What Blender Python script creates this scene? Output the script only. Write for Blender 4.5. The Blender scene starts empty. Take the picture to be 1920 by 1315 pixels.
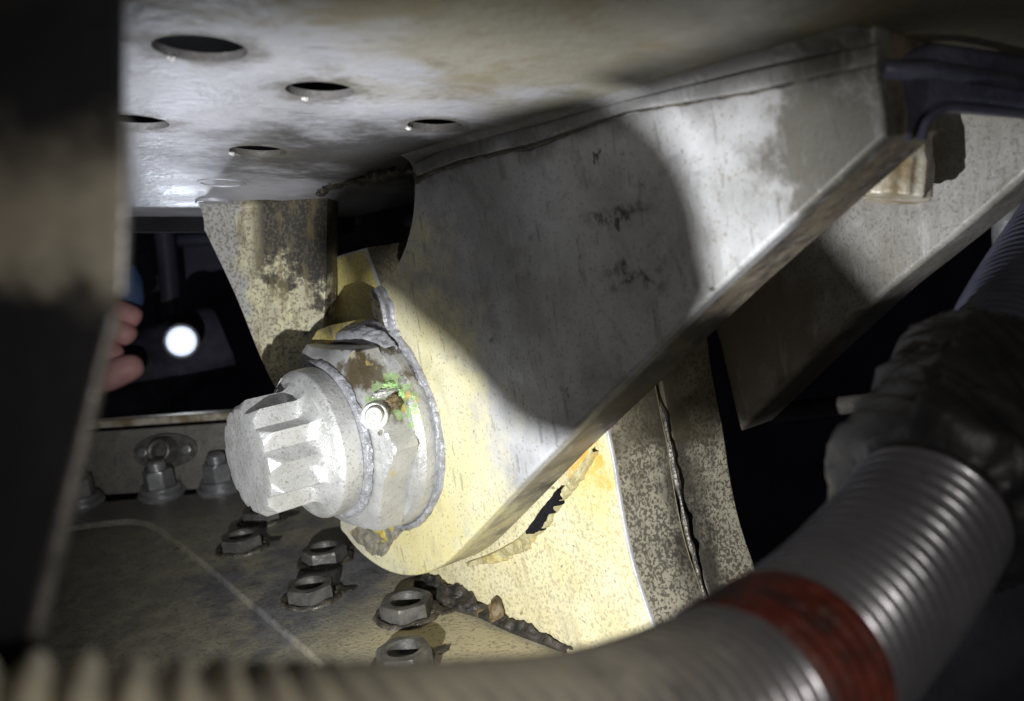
import bpy, bmesh, math, random
from mathutils import Vector, Matrix, noise
from mathutils.geometry import tessellate_polygon

SC = bpy.context.scene
SC.unit_settings.system = 'METRIC'
SC.unit_settings.scale_length = 0.1          # one unit is ten centimetres
COL = SC.collection
random.seed(7)
R = math.radians

# ------------------------------------------------------------------ camera
cam_d = bpy.data.cameras.new('camera')
cam = bpy.data.objects.new('camera', cam_d)
COL.objects.link(cam)
cam.location = (0, 0, 0)
cam.rotation_euler = (R(90), 0, 0)
cam_d.lens = 36.0
cam_d.sensor_width = 36.0
cam_d.clip_start = 0.02
cam_d.clip_end = 100
cam_d.dof.use_dof = True
cam_d.dof.focus_distance = 3.95
cam_d.dof.aperture_fstop = 1.5
SC.camera = cam

# ------------------------------------------------------------------ world, lamps, exposure
world = bpy.data.worlds.new('World')
SC.world = world
world.use_nodes = True
bgn = world.node_tree.nodes['Background']
bgn.inputs['Color'].default_value = (0.86, 0.88, 1.0, 1)
bgn.inputs['Strength'].default_value = 0.015
SC.view_settings.view_transform = 'Standard'
SC.view_settings.look = 'None'
SC.view_settings.exposure = 0.0
SC.view_settings.gamma = 1.0

LAMP = Vector((-.85, 1.25, -1.0))             # the inspector's main torch, left of the lens and low


def spot(name, loc, aim, watts, angle, blend, rad, color):
    d = bpy.data.lights.new(name, 'SPOT')
    d.energy = watts
    d.spot_size = R(angle)
    d.spot_blend = blend
    d.shadow_soft_size = rad
    d.color = color
    o = bpy.data.objects.new(name, d)
    COL.objects.link(o)
    o.location = loc
    o.rotation_euler = (Vector(aim) - Vector(loc)).to_track_quat('-Z', 'Y').to_euler()
    return o


spot('inspection_torch_light', LAMP, (-0.05, 3.7, -0.10), 700, 92, .8, 0.015, (0.965, 0.98, 1.0))
spot('phone_light', (0.42, -0.02, -0.10), (0.1, 4.0, -0.2), 38, 130, 0.8, 0.02, (1.0, 0.95, 0.87))

# ------------------------------------------------------------------ geometry helpers
FP = 1920.0


def ray(u, v):
    return Vector(((u - 960) / FP, 1.0, (657.5 - v) / FP))


def P(u, v, d):
    return ray(u, v) * d


A = Vector((0.78, 0.60, 0.185)).normalized()         # axis of the pin, into the fitting
NF = -A
P0 = P(800, 850, 4.0)
CF = NF.dot(P0)


def onplane(u, v, n, c):
    r = ray(u, v)
    return r * (c / n.dot(r))


def onF(u, v, off=0.0):
    """the fitting's layers: off is the distance along the pin behind its front face"""
    return onplane(u, v, NF, CF - off)


FN = Vector((-0.114, -0.21, 0.978)).normalized()     # deck
FC = FN.dot(Vector((0.208, 4.0, -1.16)))


def onfloor(u, v, off=0.0):
    return onplane(u, v, FN, FC + off)


CZ = 0.70                                            # underside of the skin


def onceil(u, v):
    r = ray(u, v)
    return r * (CZ / r.z)


def catmull(pts, n=6, closed=True):
    out = []
    m = len(pts)
    rng = range(m) if closed else range(m - 1)
    for i in rng:
        if closed:
            p0, p1, p2, p3 = pts[i - 1], pts[i], pts[(i + 1) % m], pts[(i + 2) % m]
        else:
            p0, p1, p2, p3 = pts[max(i - 1, 0)], pts[i], pts[i + 1], pts[min(i + 2, m - 1)]
        for k in range(n):
            t = k / n
            out.append(0.5 * ((2 * p1) + (p2 - p0) * t + (2 * p0 - 5 * p1 + 4 * p2 - p3) * t * t
                              + (3 * p1 - p0 - 3 * p2 + p3) * t ** 3))
    if not closed:
        out.append(pts[-1].copy())
    return out


def soften(pts, corners, n=6):
    """closed outline: spline through pts, but straight legs at indices in corners (sharp)"""
    out = []
    m = len(pts)
    for i in range(m):
        p1, p2 = pts[i], pts[(i + 1) % m]
        p0 = pts[i - 1] if i not in corners else p1 - (p2 - p1)
        j = (i + 1) % m
        p3 = pts[(i + 2) % m] if j not in corners else p2 + (p2 - p1)
        for k in range(n):
            t = k / n
            out.append(0.5 * ((2 * p1) + (p2 - p0) * t + (2 * p0 - 5 * p1 + 4 * p2 - p3) * t * t
                              + (3 * p1 - p0 - 3 * p2 + p3) * t ** 3))
    return out


def finish(name, bm, mat, parent=None, smooth=True, angle=38, wn=True):
    bmesh.ops.recalc_face_normals(bm, faces=bm.faces[:])
    me = bpy.data.meshes.new(name)
    bm.to_mesh(me)
    bm.free()
    c = Vector((0, 0, 0))
    if len(me.vertices):
        lo = Vector([min(v.co[k] for v in me.vertices) for k in range(3)])
        hi = Vector([max(v.co[k] for v in me.vertices) for k in range(3)])
        c = (lo + hi) / 2
    me.transform(Matrix.Translation(-c))
    mats = mat if isinstance(mat, (list, tuple)) else [mat]
    for m in mats:
        me.materials.append(m)
    if smooth:
        for p in me.polygons:
            p.use_smooth = True
        me.set_sharp_from_angle(angle=R(angle))
    o = bpy.data.objects.new(name, me)
    COL.objects.link(o)
    if parent is not None:
        o.parent = parent
        base = parent
        off = Vector((0, 0, 0))
        while base is not None:
            off += base.location
            base = base.parent
        o.location = c - off
    else:
        o.location = c
    if smooth and wn:
        w = o.modifiers.new('weighted', 'WEIGHTED_NORMAL')
        w.keep_sharp = True
    return o


def thing(name, label, cat, loc, group=None):
    o = bpy.data.objects.new(name, None)
    COL.objects.link(o)
    o.empty_display_size = 0.1
    o.location = loc
    o['label'] = label
    o['category'] = cat
    if group:
        o['group'] = group
    return o


def tag(o, label, cat, group=None):
    o['label'] = label
    o['category'] = cat
    if group:
        o['group'] = group
    return o


def plate_bm(front, ext, bev=0.0, seg=3, jitter=0.0, bevback=True):
    bm = bmesh.new()
    vs = [bm.verts.new(p) for p in front]
    bs = [bm.verts.new(Vector(p) + ext) for p in front]
    f = bm.faces.new(vs)
    bk = bm.faces.new(bs[::-1])
    m = len(vs)
    for i in range(m):
        bm.faces.new((vs[i], bs[i], bs[(i + 1) % m], vs[(i + 1) % m]))
    bmesh.ops.recalc_face_normals(bm, faces=bm.faces[:])
    if bev > 0:
        es = list(f.edges) + (list(bk.edges) if bevback else [])
        bmesh.ops.bevel(bm, geom=es, offset=bev, segments=seg, profile=0.5, affect='EDGES', clamp_overlap=True)
    return bm


def loft(bm, rings, close_start=False, close_end=False, closed=True):
    vr = [[bm.verts.new(p) for p in r] for r in rings]
    n = len(vr[0])
    for a, b in zip(vr, vr[1:]):
        for i in range(n if closed else n - 1):
            j = (i + 1) % n
            bm.faces.new((a[i], a[j], b[j], b[i]))
    if close_start:
        bm.faces.new(vr[0][::-1])
    if close_end:
        bm.faces.new(vr[-1])
    return vr


def frame_for(axis, hint=None):
    axis = axis.normalized()
    if hint is None:
        hint = Vector((0, 0, 1)) if abs(axis.z) < 0.9 else Vector((1, 0, 0))
    b1 = (hint - axis * hint.dot(axis)).normalized()
    return b1, axis.cross(b1)


def ring_at(c, b1, b2, fr, n, ph=0.0):
    out = []
    for i in range(n):
        t = 2 * math.pi * i / n
        r = fr(t - ph)
        out.append(c + b1 * (math.cos(t) * r) + b2 * (math.sin(t) * r))
    return out


def hexr(apothem):
    def f(t):
        k = math.pi / 3
        a = (t + k / 2) % k - k / 2
        return apothem / math.cos(a)
    return f


def tube_bm(path, rad, n=10, bm=None, cap=True, rough=0.0, seed=0, flat=None, fs=6.0):
    """sweep a ring along path; rad may be a function of 0..1; rough makes it lumpy"""
    bm = bm or bmesh.new()
    rings = []
    m = len(path)
    prev = None
    for i, p in enumerate(path):
        t = (path[min(i + 1, m - 1)] - path[max(i - 1, 0)]).normalized()
        b1, b2 = frame_for(t, prev or flat)
        prev = b1
        rr = rad(i / (m - 1)) if callable(rad) else rad
        ring = []
        for k in range(n):
            th = 2 * math.pi * k / n
            d = b1 * math.cos(th) + b2 * math.sin(th)
            q = p + d * rr
            if rough:
                s = noise.noise(q * fs + Vector((seed, seed * .7, 0))) + .6 * noise.noise(q * fs * 2.7 + Vector((0, seed, seed)))
                q = p + d * rr * max(0.15, 1 + rough * s)
            ring.append(q)
        rings.append(ring)
    loft(bm, rings, cap, cap)
    return bm


def seg_path(pts, n=8):
    return catmull([Vector(p) for p in pts], n, closed=False)


def blob_bm(c, rx, ry, rz, rot=None, rough=.35, seed=0, sub=3, bm=None, fs=4.0):
    bm = bm or bmesh.new()
    tmp = bmesh.new()
    bmesh.ops.create_icosphere(tmp, subdivisions=sub, radius=1)
    mp = {}
    s = max(rx, ry, rz)
    for v in tmp.verts:
        d = v.co.copy()
        k = 1 + rough * (noise.noise(d * fs * .5 + Vector((seed, 0, seed * 2))) + .5 * noise.noise(d * fs * 1.4 + Vector((0, seed, 3))))
        q = Vector((d.x * rx, d.y * ry, d.z * rz)) * k
        if rot is not None:
            q = rot @ q
        mp[v] = bm.verts.new(c + q)
    for f in tmp.faces:
        bm.faces.new([mp[v] for v in f.verts])
    tmp.free()
    return bm


def crust(name, ca, cb, nrm, mat, parent, h=.016, rows=14, ragged=.25, lump=.9, seed=0, crack=None, closed=False, fs=18):
    """lumpy sealant sheet between two curves; nrm is a vector or f(point); ragged tears its far edge"""
    bm = bmesh.new()
    rings = []
    n = len(ca)
    for i in range(n):
        a, b = ca[i], cb[i]
        nv = nrm(a) if callable(nrm) else nrm
        w = b - a
        q = a + Vector((seed, 0, 0))
        rg = 1 + ragged * (noise.noise(q * 9) + .8 * noise.noise(q * 23) + .5 * noise.noise(q * 51))
        ck = None
        if crack is not None:
            ck = crack + .10 * noise.noise(q * 7 + Vector((0, 5, 0))) + .07 * noise.noise(q * 22)
        row = [a - nv * .02]
        for j in range(rows):
            f = j / (rows - 1)
            p = a + w * (f * rg)
            z = min(1, f / .12, (1 - f) / .16) ** .6
            g = noise.noise(p * fs + Vector((seed, seed, 0))) + .7 * noise.noise(p * fs * 2.3) + .45 * noise.noise(p * fs * 5)
            hh = h * z * max(.12, 1 + lump * g)
            if ck is not None:
                hh *= 1 - .93 * math.exp(-((f - ck) / .075) ** 2)
            row.append(p + nv * hh)
        row.append(a + w * rg - nv * .02)
        rings.append(row)
    if closed:
        rings.append(rings[0])
    loft(bm, rings, False, False, closed=False)
    bmesh.ops.remove_doubles(bm, verts=bm.verts[:], dist=1e-5)
    return finish(name, bm, mat, parent, angle=60, wn=False)


# ------------------------------------------------------------------ material helpers
class NT:
    def __init__(self, name):
        self.m = bpy.data.materials.new(name)
        self.m.use_nodes = True
        self.t = self.m.node_tree
        self.b = self.t.nodes['Principled BSDF']
        g = self.t.nodes.new('ShaderNodeNewGeometry')
        self.pos = g.outputs['Position']
        self.nor = g.outputs['Normal']
        self.point = g.outputs['Pointiness']

    def link(self, a, b):
        self.t.links.new(a, b)

    def val(self, sock, v):
        if isinstance(v, bpy.types.NodeSocket):
            self.link(v, sock)
        else:
            sock.default_value = v

    def noise(self, scale, detail=4, rough=.55, vec=None, dist=0.0):
        n = self.t.nodes.new('ShaderNodeTexNoise')
        n.inputs['Scale'].default_value = scale
        n.inputs['Detail'].default_value = detail
        n.inputs['Roughness'].default_value = rough
        n.inputs['Distortion'].default_value = dist
        self.link(vec if vec is not None else self.pos, n.inputs['Vector'])
        return n.outputs['Fac']

    def voro(self, scale, feature='F1', vec=None):
        n = self.t.nodes.new('ShaderNodeTexVoronoi')
        n.feature = feature
        n.inputs['Scale'].default_value = scale
        self.link(vec if vec is not None else self.pos, n.inputs['Vector'])
        return n.outputs['Distance']

    def mapping(self, scale=(1, 1, 1), rot=(0, 0, 0), loc=(0, 0, 0)):
        n = self.t.nodes.new('ShaderNodeMapping')
        n.inputs['Scale'].default_value = scale
        n.inputs['Rotation'].default_value = rot
        n.inputs['Location'].default_value = loc
        self.link(self.pos, n.inputs['Vector'])
        return n.outputs['Vector']

    def rng(self, x, a, b, c=0.0, d=1.0, smooth=True):
        n = self.t.nodes.new('ShaderNodeMapRange')
        n.interpolation_type = 'SMOOTHSTEP' if smooth else 'LINEAR'
        n.clamp = True
        self.link(x, n.inputs['Value'])
        n.inputs['From Min'].default_value = a
        n.inputs['From Max'].default_value = b
        n.inputs['To Min'].default_value = c
        n.inputs['To Max'].default_value = d
        return n.outputs['Result']

    def math(self, op, a, b=None, clamp=False):
        n = self.t.nodes.new('ShaderNodeMath')
        n.operation = op
        n.use_clamp = clamp
        self.val(n.inputs[0], a)
        if b is not None:
            self.val(n.inputs[1], b)
        return n.outputs[0]

    def mixv(self, amt=.05, sc=14):
        n = self.t.nodes.new('ShaderNodeTexNoise')
        n.inputs['Scale'].default_value = sc
        n.inputs['Detail'].default_value = 4
        self.link(self.pos, n.inputs['Vector'])
        a = self.t.nodes.new('ShaderNodeVectorMath')
        a.operation = 'MULTIPLY_ADD'
        self.link(n.outputs['Color'], a.inputs[0])
        a.inputs[1].default_value = (amt, amt, amt)
        self.link(self.pos, a.inputs[2])
        return a.outputs['Vector']

    def dist(self, p):
        n = self.t.nodes.new('ShaderNodeVectorMath')
        n.operation = 'DISTANCE'
        self.link(self.pos, n.inputs[0])
        n.inputs[1].default_value = p
        return n.outputs['Value']

    def dot(self, p, q):
        """signed distance from plane through q with normal p"""
        n = self.t.nodes.new('ShaderNodeVectorMath')
        n.operation = 'DOT_PRODUCT'
        self.link(self.pos, n.inputs[0])
        n.inputs[1].default_value = p
        return self.math('SUBTRACT', n.outputs['Value'], Vector(p).dot(Vector(q)))

    def mix(self, fac, a, b):
        n = self.t.nodes.new('ShaderNodeMix')
        n.data_type = 'RGBA'
        self.val(n.inputs['Factor'], fac)
        for s, v in ((n.inputs[6], a), (n.inputs[7], b)):
            if isinstance(v, bpy.types.NodeSocket):
                self.link(v, s)
            else:
                s.default_value = (v[0], v[1], v[2], 1)
        return n.outputs[2]

    def bump(self, h, strength=.3, dist=.01, prev=None):
        n = self.t.nodes.new('ShaderNodeBump')
        n.inputs['Strength'].default_value = strength
        n.inputs['Distance'].default_value = dist
        self.link(h, n.inputs['Height'])
        if prev is not None:
            self.link(prev, n.inputs['Normal'])
        return n.outputs['Normal']

    def done(self, col, rough=.5, metal=0.0, nrm=None, spec=.5):
        b = self.b
        if isinstance(col, bpy.types.NodeSocket):
            self.link(col, b.inputs['Base Color'])
        else:
            b.inputs['Base Color'].default_value = (*col, 1)
        self.val(b.inputs['Roughness'], rough)
        self.val(b.inputs['Metallic'], metal)
        b.inputs['Specular IOR Level'].default_value = spec
        if nrm is not None:
            self.link(nrm, b.inputs['Normal'])
        return self.m


PIN = onF(717, 797)                                   # where the pin axis meets the front face
TIP = onF(790, 1000)


def mat_clevis(aft=False):
    m = NT('painted_aluminium')
    n1 = m.noise(2.2, 5, .6)
    fine = m.noise(70, 3, .6)
    blot = m.noise(6, 6, .65)
    grey = m.mix(m.rng(n1, .35, .65), (.27, .268, .265), (.42, .42, .43))
    cream = m.mix(m.rng(m.noise(4, 4), .35, .65), (.58, .535, .31), (.62, .585, .40))
    gold = (.57, .49, .19)
    d = m.dist(PIN)
    dn = m.math('ADD', d, m.rng(blot, .2, .8, -.22, .22))
    col = m.mix(m.rng(dn, .60, 1.0), cream, grey)
    t = m.math('ADD', m.dist(TIP), m.rng(blot, .2, .8, -.1, .1))
    col = m.mix(m.rng(t, .08, .40, .6, 0), col, gold)
    # fine dark pitting
    sp = m.rng(m.noise(95, 2, .5), .60, .68)
    col = m.mix(m.math('MULTIPLY', sp, .55), col, (.16, .13, .075))
    sp2 = m.math('MULTIPLY', m.rng(m.noise(9, 5, .7), .66, .74), .7)
    col = m.mix(sp2, col, (.07, .065, .055))
    cl = m.noise(3.3, 7, .72, None, .8)
    col = m.mix(m.math('MULTIPLY', m.rng(cl, .50, .66, 0, .45), m.rng(dn, .6, 1.1)), col, (.12, .115, .105))
    col = m.mix(m.math('MULTIPLY', m.rng(cl, .30, .42, .28, 0), m.rng(dn, .6, 1.1)), col, (.55, .55, .57))
    for (sc, ro) in ((30, (R(10), R(40), 0)), (42, (R(-30), R(-25), R(20))), (36, (R(60), R(5), R(-30)))):
        ln = m.noise(sc, 2, .4, m.mapping((1, 1, .035), ro))
        col = m.mix(m.rng(ln, .69, .73, 0, .38), col, (.10, .095, .085))
    chip = m.noise(15, 3, .55, None, .7)
    col = m.mix(m.rng(chip, .74, .75, 0, .9), col, (.05, .045, .04))
    col = m.mix(m.math('MULTIPLY', m.rng(cl, .50, .68, 0, .4), m.rng(dn, 1.0, .6)), col, (.33, .29, .18))
    # two streaks of soot on the middle of the face
    for (u, v, ln) in ((1160, 395, .17), (1190, 520, .15)):
        c = onF(u, v)
        dz = m.math('ABSOLUTE', m.math('ADD', m.dot((0, 0, 1), c), m.rng(m.noise(11, 4), .2, .8, -.05, .05)))
        dx = m.math('ABSOLUTE', m.dot((.61, -.79, 0), c))
        k = m.math('MULTIPLY', m.rng(dz, .005, .045, 1, 0), m.rng(dx, ln * .4, ln, 1, 0))
        k = m.math('MULTIPLY', k, m.rng(m.noise(26, 5, .7), .40, .58))
        col = m.mix(m.math('MULTIPLY', k, .9), col, (.02, .02, .02))
    # oily smudge near the right end
    c = onF(1600, 280)
    k = m.rng(m.math('ADD', m.dist(c), m.rng(m.noise(5, 5, .7), .2, .8, -.22, .22)), .12, .34, .85, 0)
    col = m.mix(k, col, (.075, .068, .05))
    # grime along the skin
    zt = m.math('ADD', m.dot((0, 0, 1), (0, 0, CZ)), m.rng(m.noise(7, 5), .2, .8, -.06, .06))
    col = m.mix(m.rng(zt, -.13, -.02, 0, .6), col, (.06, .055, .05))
    # dirt and worn primer on the machined edge, darkened further for its shade
    k = m.rng(m.dot(A, P0), .035, .06)
    dirt_and_shade = m.mix(m.rng(m.noise(7, 6, .7), .35, .65), (.035, .031, .026), (.17, .14, .095))
    col = m.mix(m.math('MULTIPLY', k, m.rng(dn, .5, .95, .25, .92)), col, dirt_and_shade)
    if aft:
        g = m.mix(m.rng(m.noise(5, 6, .7), .35, .65), (.15, .14, .12), (.23, .22, .205))
        g = m.mix(m.rng(m.noise(85, 3, .6), .52, .64, 0, .5), g, (.07, .065, .055))
        brn = m.rng(m.math('ADD', m.dist(onF(1450, 720, .885)), m.rng(m.noise(4, 5), .2, .8, -.2, .2)), .25, .5, .8, 0)
        col = m.mix(brn, g, (.13, .105, .075))
    # flow lines, rough spots
    brush = m.noise(22, 4, .6, m.mapping((1, 1, .18), (0, R(-8), 0)))
    col = m.mix(m.rng(brush, .55, .75, 0, .28), col, (.5, .5, .5))
    h = m.math('ADD', m.math('MULTIPLY', fine, .5), brush)
    nb = m.bump(h, .22, .012)
    nb = m.bump(sp2, -.25, .01, nb)
    rg = m.rng(m.noise(14, 4), .3, .7, .42, .62)
    return m.done(col, rg, .12, nb, .5)


def mat_lug_face():
    m = NT('yellow_primer')
    n1 = m.noise(5, 5, .6)
    col = m.mix(m.rng(n1, .35, .65), (.57, .51, .29), (.61, .56, .36))
    top = m.rng(m.dot((0, 0, 1), onF(650, 560, .27)), -.25, .02, 0, .8)
    col = m.mix(top, col, (.57, .47, .12))
    w = m.noise(75, 3, .55, None, .4)
    col = m.mix(m.math('MULTIPLY', m.rng(w, .52, .60), .55), col, (.22, .19, .13))
    d = m.noise(34, 3, .5)
    col = m.mix(m.rng(d, .68, .72, 0, .8), col, (.12, .10, .07))
    cl = m.noise(3.2, 7, .72, None, .7)
    col = m.mix(m.rng(cl, .47, .68, 0, .5), col, (.30, .27, .19))
    rn = m.noise(9, 6, .7, m.mapping((1, 1, .2), (0, R(20), 0)))
    col = m.mix(m.rng(rn, .58, .70, 0, .45), col, (.26, .22, .13))
    # rust stain beside the clevis edge
    k = m.rng(m.math('ADD', m.dist(onF(1105, 872, .27)), m.rng(m.noise(16, 4, .7), .2, .8, -.09, .09)), .02, .12, .95, 0)
    col = m.mix(k, col, (.62, .25, .02))
    k = m.rng(m.math('ADD', m.dist(onF(1120, 900, .27)), m.rng(m.noise(12, 4, .7), .2, .8, -.1, .1)), .04, .22, .4, 0)
    col = m.mix(k, col, (.5, .42, .12))
    nb = m.bump(w, .22, .008)
    return m.done(col, .5, 0, nb, .4)


def mat_lug_edge():
    m = NT('worn_mottled_primer')
    w = m.noise(84, 3, .5, None, .5)
    big = m.noise(3.5, 5, .65)
    base = m.mix(m.rng(m.noise(6, 4), .3, .7), (.52, .475, .35), (.42, .385, .29))
    thr = m.math('ADD', w, m.rng(big, .3, .7, -.05, .06))
    col = m.mix(m.rng(thr, .505, .560, 0, .80), base, (.075, .066, .05))
    s = m.noise(8, 5, .7, m.mapping((1, 1, .25), (0, R(14), 0)))
    col = m.mix(m.rng(s, .56, .70, 0, .7), col, (.085, .075, .055))
    # grime that gathered along the seam, then darker brown higher up
    g = m.math('ADD', m.math('ABSOLUTE', m.dot(A, P0 + A * .565)), m.rng(m.noise(9, 6, .7), .2, .8, -.07, .07))
    col = m.mix(m.rng(g, .02, .17, .9, 0), col, (.040, .036, .03))
    up = m.math('ADD', m.dot((0, 0, 1), onF(1180, 860, .3)), m.rng(m.noise(6, 6, .7), .2, .8, -.2, .2))
    col = m.mix(m.rng(up, -.12, .15, 0, .75), col, (.10, .085, .05))
    scr = m.noise(20, 4, .6, m.mapping((1, 1, .12), (R(20), R(35), 0)))
    col = m.mix(m.rng(scr, .60, .68, 0, .5), col, (.12, .11, .09))
    nb = m.bump(thr, -.25, .01)
    return m.done(col, .5, .1, nb, .5)


def mat_web():
    m = NT('sooty_primer')
    b = m.noise(5, 7, .7)
    col = m.mix(m.rng(b, .4, .6), (.46, .43, .28), (.33, .31, .22))
    left = m.rng(m.math('ADD', m.dot((1, 0, 0), P(470, 560, 4.75)), m.rng(m.noise(6, 5), .2, .8, -.08, .08)), -.10, .0, 1, 0)
    col = m.mix(left, col, (.27, .265, .25))
    # soot: high on the plate and to its right
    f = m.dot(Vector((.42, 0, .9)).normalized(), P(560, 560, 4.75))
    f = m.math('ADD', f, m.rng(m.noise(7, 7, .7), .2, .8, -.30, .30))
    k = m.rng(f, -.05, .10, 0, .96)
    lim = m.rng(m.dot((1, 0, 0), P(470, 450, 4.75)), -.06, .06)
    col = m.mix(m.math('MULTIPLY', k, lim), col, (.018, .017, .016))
    st = m.noise(12, 6, .7, m.mapping((1, 1, .22), (0, R(6), 0)))
    col = m.mix(m.rng(st, .50, .62, 0, .8), col, (.13, .105, .05))
    sp = m.noise(70, 3, .6)
    col = m.mix(m.rng(sp, .50, .60, 0, .7), col, (.10, .085, .06))
    nb = m.bump(m.math('ADD', st, m.math('MULTIPLY', sp, .4)), .35, .015)
    return m.done(col, .6, 0, nb, .3)


def mat_pin():
    m = NT('plated_steel')
    n1 = m.noise(9, 6, .65)
    grit = m.noise(55, 4, .7)
    col = m.mix(m.rng(n1, .35, .65), (.50, .50, .48), (.62, .62, .605))
    col = m.mix(m.rng(m.noise(85, 3, .6), .56, .66, 0, .6), col, (.20, .19, .17))
    y = m.noise(12, 5, .65)
    col = m.mix(m.rng(y, .65, .72, 0, .45), col, (.50, .41, .20))
    nb = m.bump(grit, .35, .012)
    nb = m.bump(n1, .15, .008, nb)
    return m.done(col, m.rng(n1, .3, .7, .27, .40), .55, nb, .6)


def mat_collar(green, brown):
    m = NT('plated_steel_with_paint')
    n1 = m.noise(9, 6, .65)
    grit = m.noise(60, 4, .7)
    col = m.mix(m.rng(n1, .35, .65), (.40, .40, .385), (.50, .50, .485))
    col = m.mix(m.rng(grit, .57, .66, 0, .5), col, (.20, .19, .17))
    for (p, r) in brown:
        k = m.rng(m.math('ADD', m.dist(p), m.rng(m.noise(13, 6, .7), .2, .8, -.06, .06)), r * .4, r, .85, 0)
        col = m.mix(k, col, (.10, .075, .04))
    for (p, r) in green:
        k = m.rng(m.math('ADD', m.dist(p), m.rng(m.noise(24, 5, .7), .2, .8, -.04, .04)), r * .75, r, .9, 0)
        g = m.mix(m.rng(m.noise(30, 3), .4, .6), (.27, .40, .16), (.38, .50, .27))
        col = m.mix(k, col, g)
    y = m.noise(11, 4, .6)
    col = m.mix(m.rng(y, .62, .66, 0, .75), col, (.55, .43, .15))
    nb = m.bump(grit, .35, .012)
    nb = m.bump(n1, .15, .008, nb)
    return m.done(col, m.rng(n1, .3, .7, .30, .44), .45, nb, .5)


def mat_sealant(c1=(.19, .19, .20), c2=(.33, .33, .345), name='grey_sealant', rough=.32, yel=.0):
    m = NT(name)
    v = m.voro(44, 'DISTANCE_TO_EDGE', m.mixv())
    n1 = m.noise(18, 6, .7)
    col = m.mix(m.rng(n1, .35, .65), c1, c2)
    col = m.mix(m.rng(v, .0, .025, .45, 0), col, (.03, .03, .03))
    if yel:
        col = m.mix(m.rng(m.noise(9, 3, .6), .57, .61, 0, yel), col, (.52, .40, .07))
    nb = m.bump(m.math('ADD', n1, m.rng(v, 0, .06, 0, .35)), .4, .02)
    return m.done(col, rough, .1, nb, .6)


def mat_deck():
    m = NT('oily_deck_paint')
    big = m.noise(2.4, 6, .65)
    mid = m.noise(9, 6, .7)
    fine = m.noise(60, 3, .6)
    ol = m.mix(m.rng(mid, .35, .65), (.27, .25, .195), (.37, .34, .25))
    dark = m.mix(m.rng(mid, .4, .6), (.16, .158, .16), (.22, .215, .215))
    # cleaner tan area near the lug foot and on the doubler
    cen = m.dist(onfloor(610, 1060))
    far = m.math('ADD', cen, m.rng(big, .25, .75, -.5, .5))
    col = m.mix(m.rng(far, .30, .75), dark, ol)
    near = m.math('ADD', m.dist(onfloor(830, 1200)), m.rng(big, .2, .8, -.3, .3))
    col = m.mix(m.rng(near, .1, .6, .85, 0), col, (.50, .44, .28))
    back = m.rng(m.dot((0, 1, 0), onfloor(300, 960)), -.35, .1)
    col = m.mix(m.math('MULTIPLY', back, .6), col, (.10, .10, .11))
    sp = m.rng(fine, .54, .66, 0, .5)
    col = m.mix(sp, col, (.05, .047, .043))
    st = m.rng(m.noise(5, 6, .75), .63, .70, 0, .7)
    col = m.mix(st, col, (.03, .027, .026))
    nb = m.bump(m.math('ADD', fine, mid), .3, .012)
    return m.done(col, m.rng(mid, .35, .65, .30, .5), .15, nb, .5)


HOLES = [(onceil(u, v).x, onceil(u, v).y, r) for (u, v, r) in
         ((375, 92, .108), (250, 230, .105), (484, 284, .098), (600, 170, .092), (815, 235, .085))]


def mat_skin():
    m = NT('skin_underside')
    n1 = m.noise(3, 5, .6)
    pe = m.noise(26, 5, .6)
    col = m.mix(m.rng(n1, .35, .65), (.31, .31, .335), (.41, .41, .45))
    # olive primer area towards the near right
    f = m.math('ADD', m.dot(Vector((.9, -.45, 0)).normalized(), (-.38, 2.6, CZ)), m.rng(n1, .2, .8, -.35, .35))
    col = m.mix(m.rng(f, -.10, .35, 0, .75), col, (.165, .148, .085))
    g = m.math('ADD', m.dot((1, 0, 0), (.55, 2.3, CZ)), m.rng(n1, .2, .8, -.3, .3))
    col = m.mix(m.rng(g, -.25, .2, 0, .75), col, (.11, .098, .075))
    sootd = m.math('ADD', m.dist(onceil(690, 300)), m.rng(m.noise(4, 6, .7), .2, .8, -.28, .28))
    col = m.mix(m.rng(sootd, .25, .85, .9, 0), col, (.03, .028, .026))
    gr = m.math('MULTIPLY', m.rng(m.noise(5, 8, .75, None, .6), .52, .66, 0, .55), m.rng(f, -.5, .1, .1, 1))
    col = m.mix(gr, col, (.13, .12, .10))
    for (hx, hy, hr) in HOLES:
        k = m.rng(m.math('ADD', m.dist((hx, hy, CZ)), m.rng(m.noise(11, 5, .7), .2, .8, -.05, .05)), hr, hr + .07, .75, 0)
        col = m.mix(k, col, (.10, .09, .075))
    wm = m.math('MULTIPLY', m.rng(m.noise(2.6, 6, .68, None, .5), .46, .60, 0, .6), m.rng(m.dot((.5, -.85, 0), (-.45, 2.9, 0)), -.2, .6))
    col = m.mix(wm, col, (.17, .14, .075))
    sc = m.noise(16, 6, .7, m.mapping((.35, 3.2, 1)))
    col = m.mix(m.rng(sc, .62, .70, 0, .75), col, (.06, .055, .05))
    nb = m.bump(pe, .22, .03)
    return m.done(col, m.rng(n1, .3, .7, .38, .54), .3, nb, .5)


def mat_simple(name, c1, c2, sc=8, rough=.5, metal=0, bump=.2, spec=.5, rr=None, fine=50):
    m = NT(name)
    n1 = m.noise(sc, 5, .65)
    col = m.mix(m.rng(n1, .35, .65), c1, c2)
    f = m.noise(fine, 3, .6)
    nb = m.bump(m.math('ADD', n1, m.math('MULTIPLY', f, .5)), bump, .015)
    return m.done(col, rough if rr is None else m.rng(n1, .3, .7, rr[0], rr[1]), metal, nb, spec)


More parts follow.
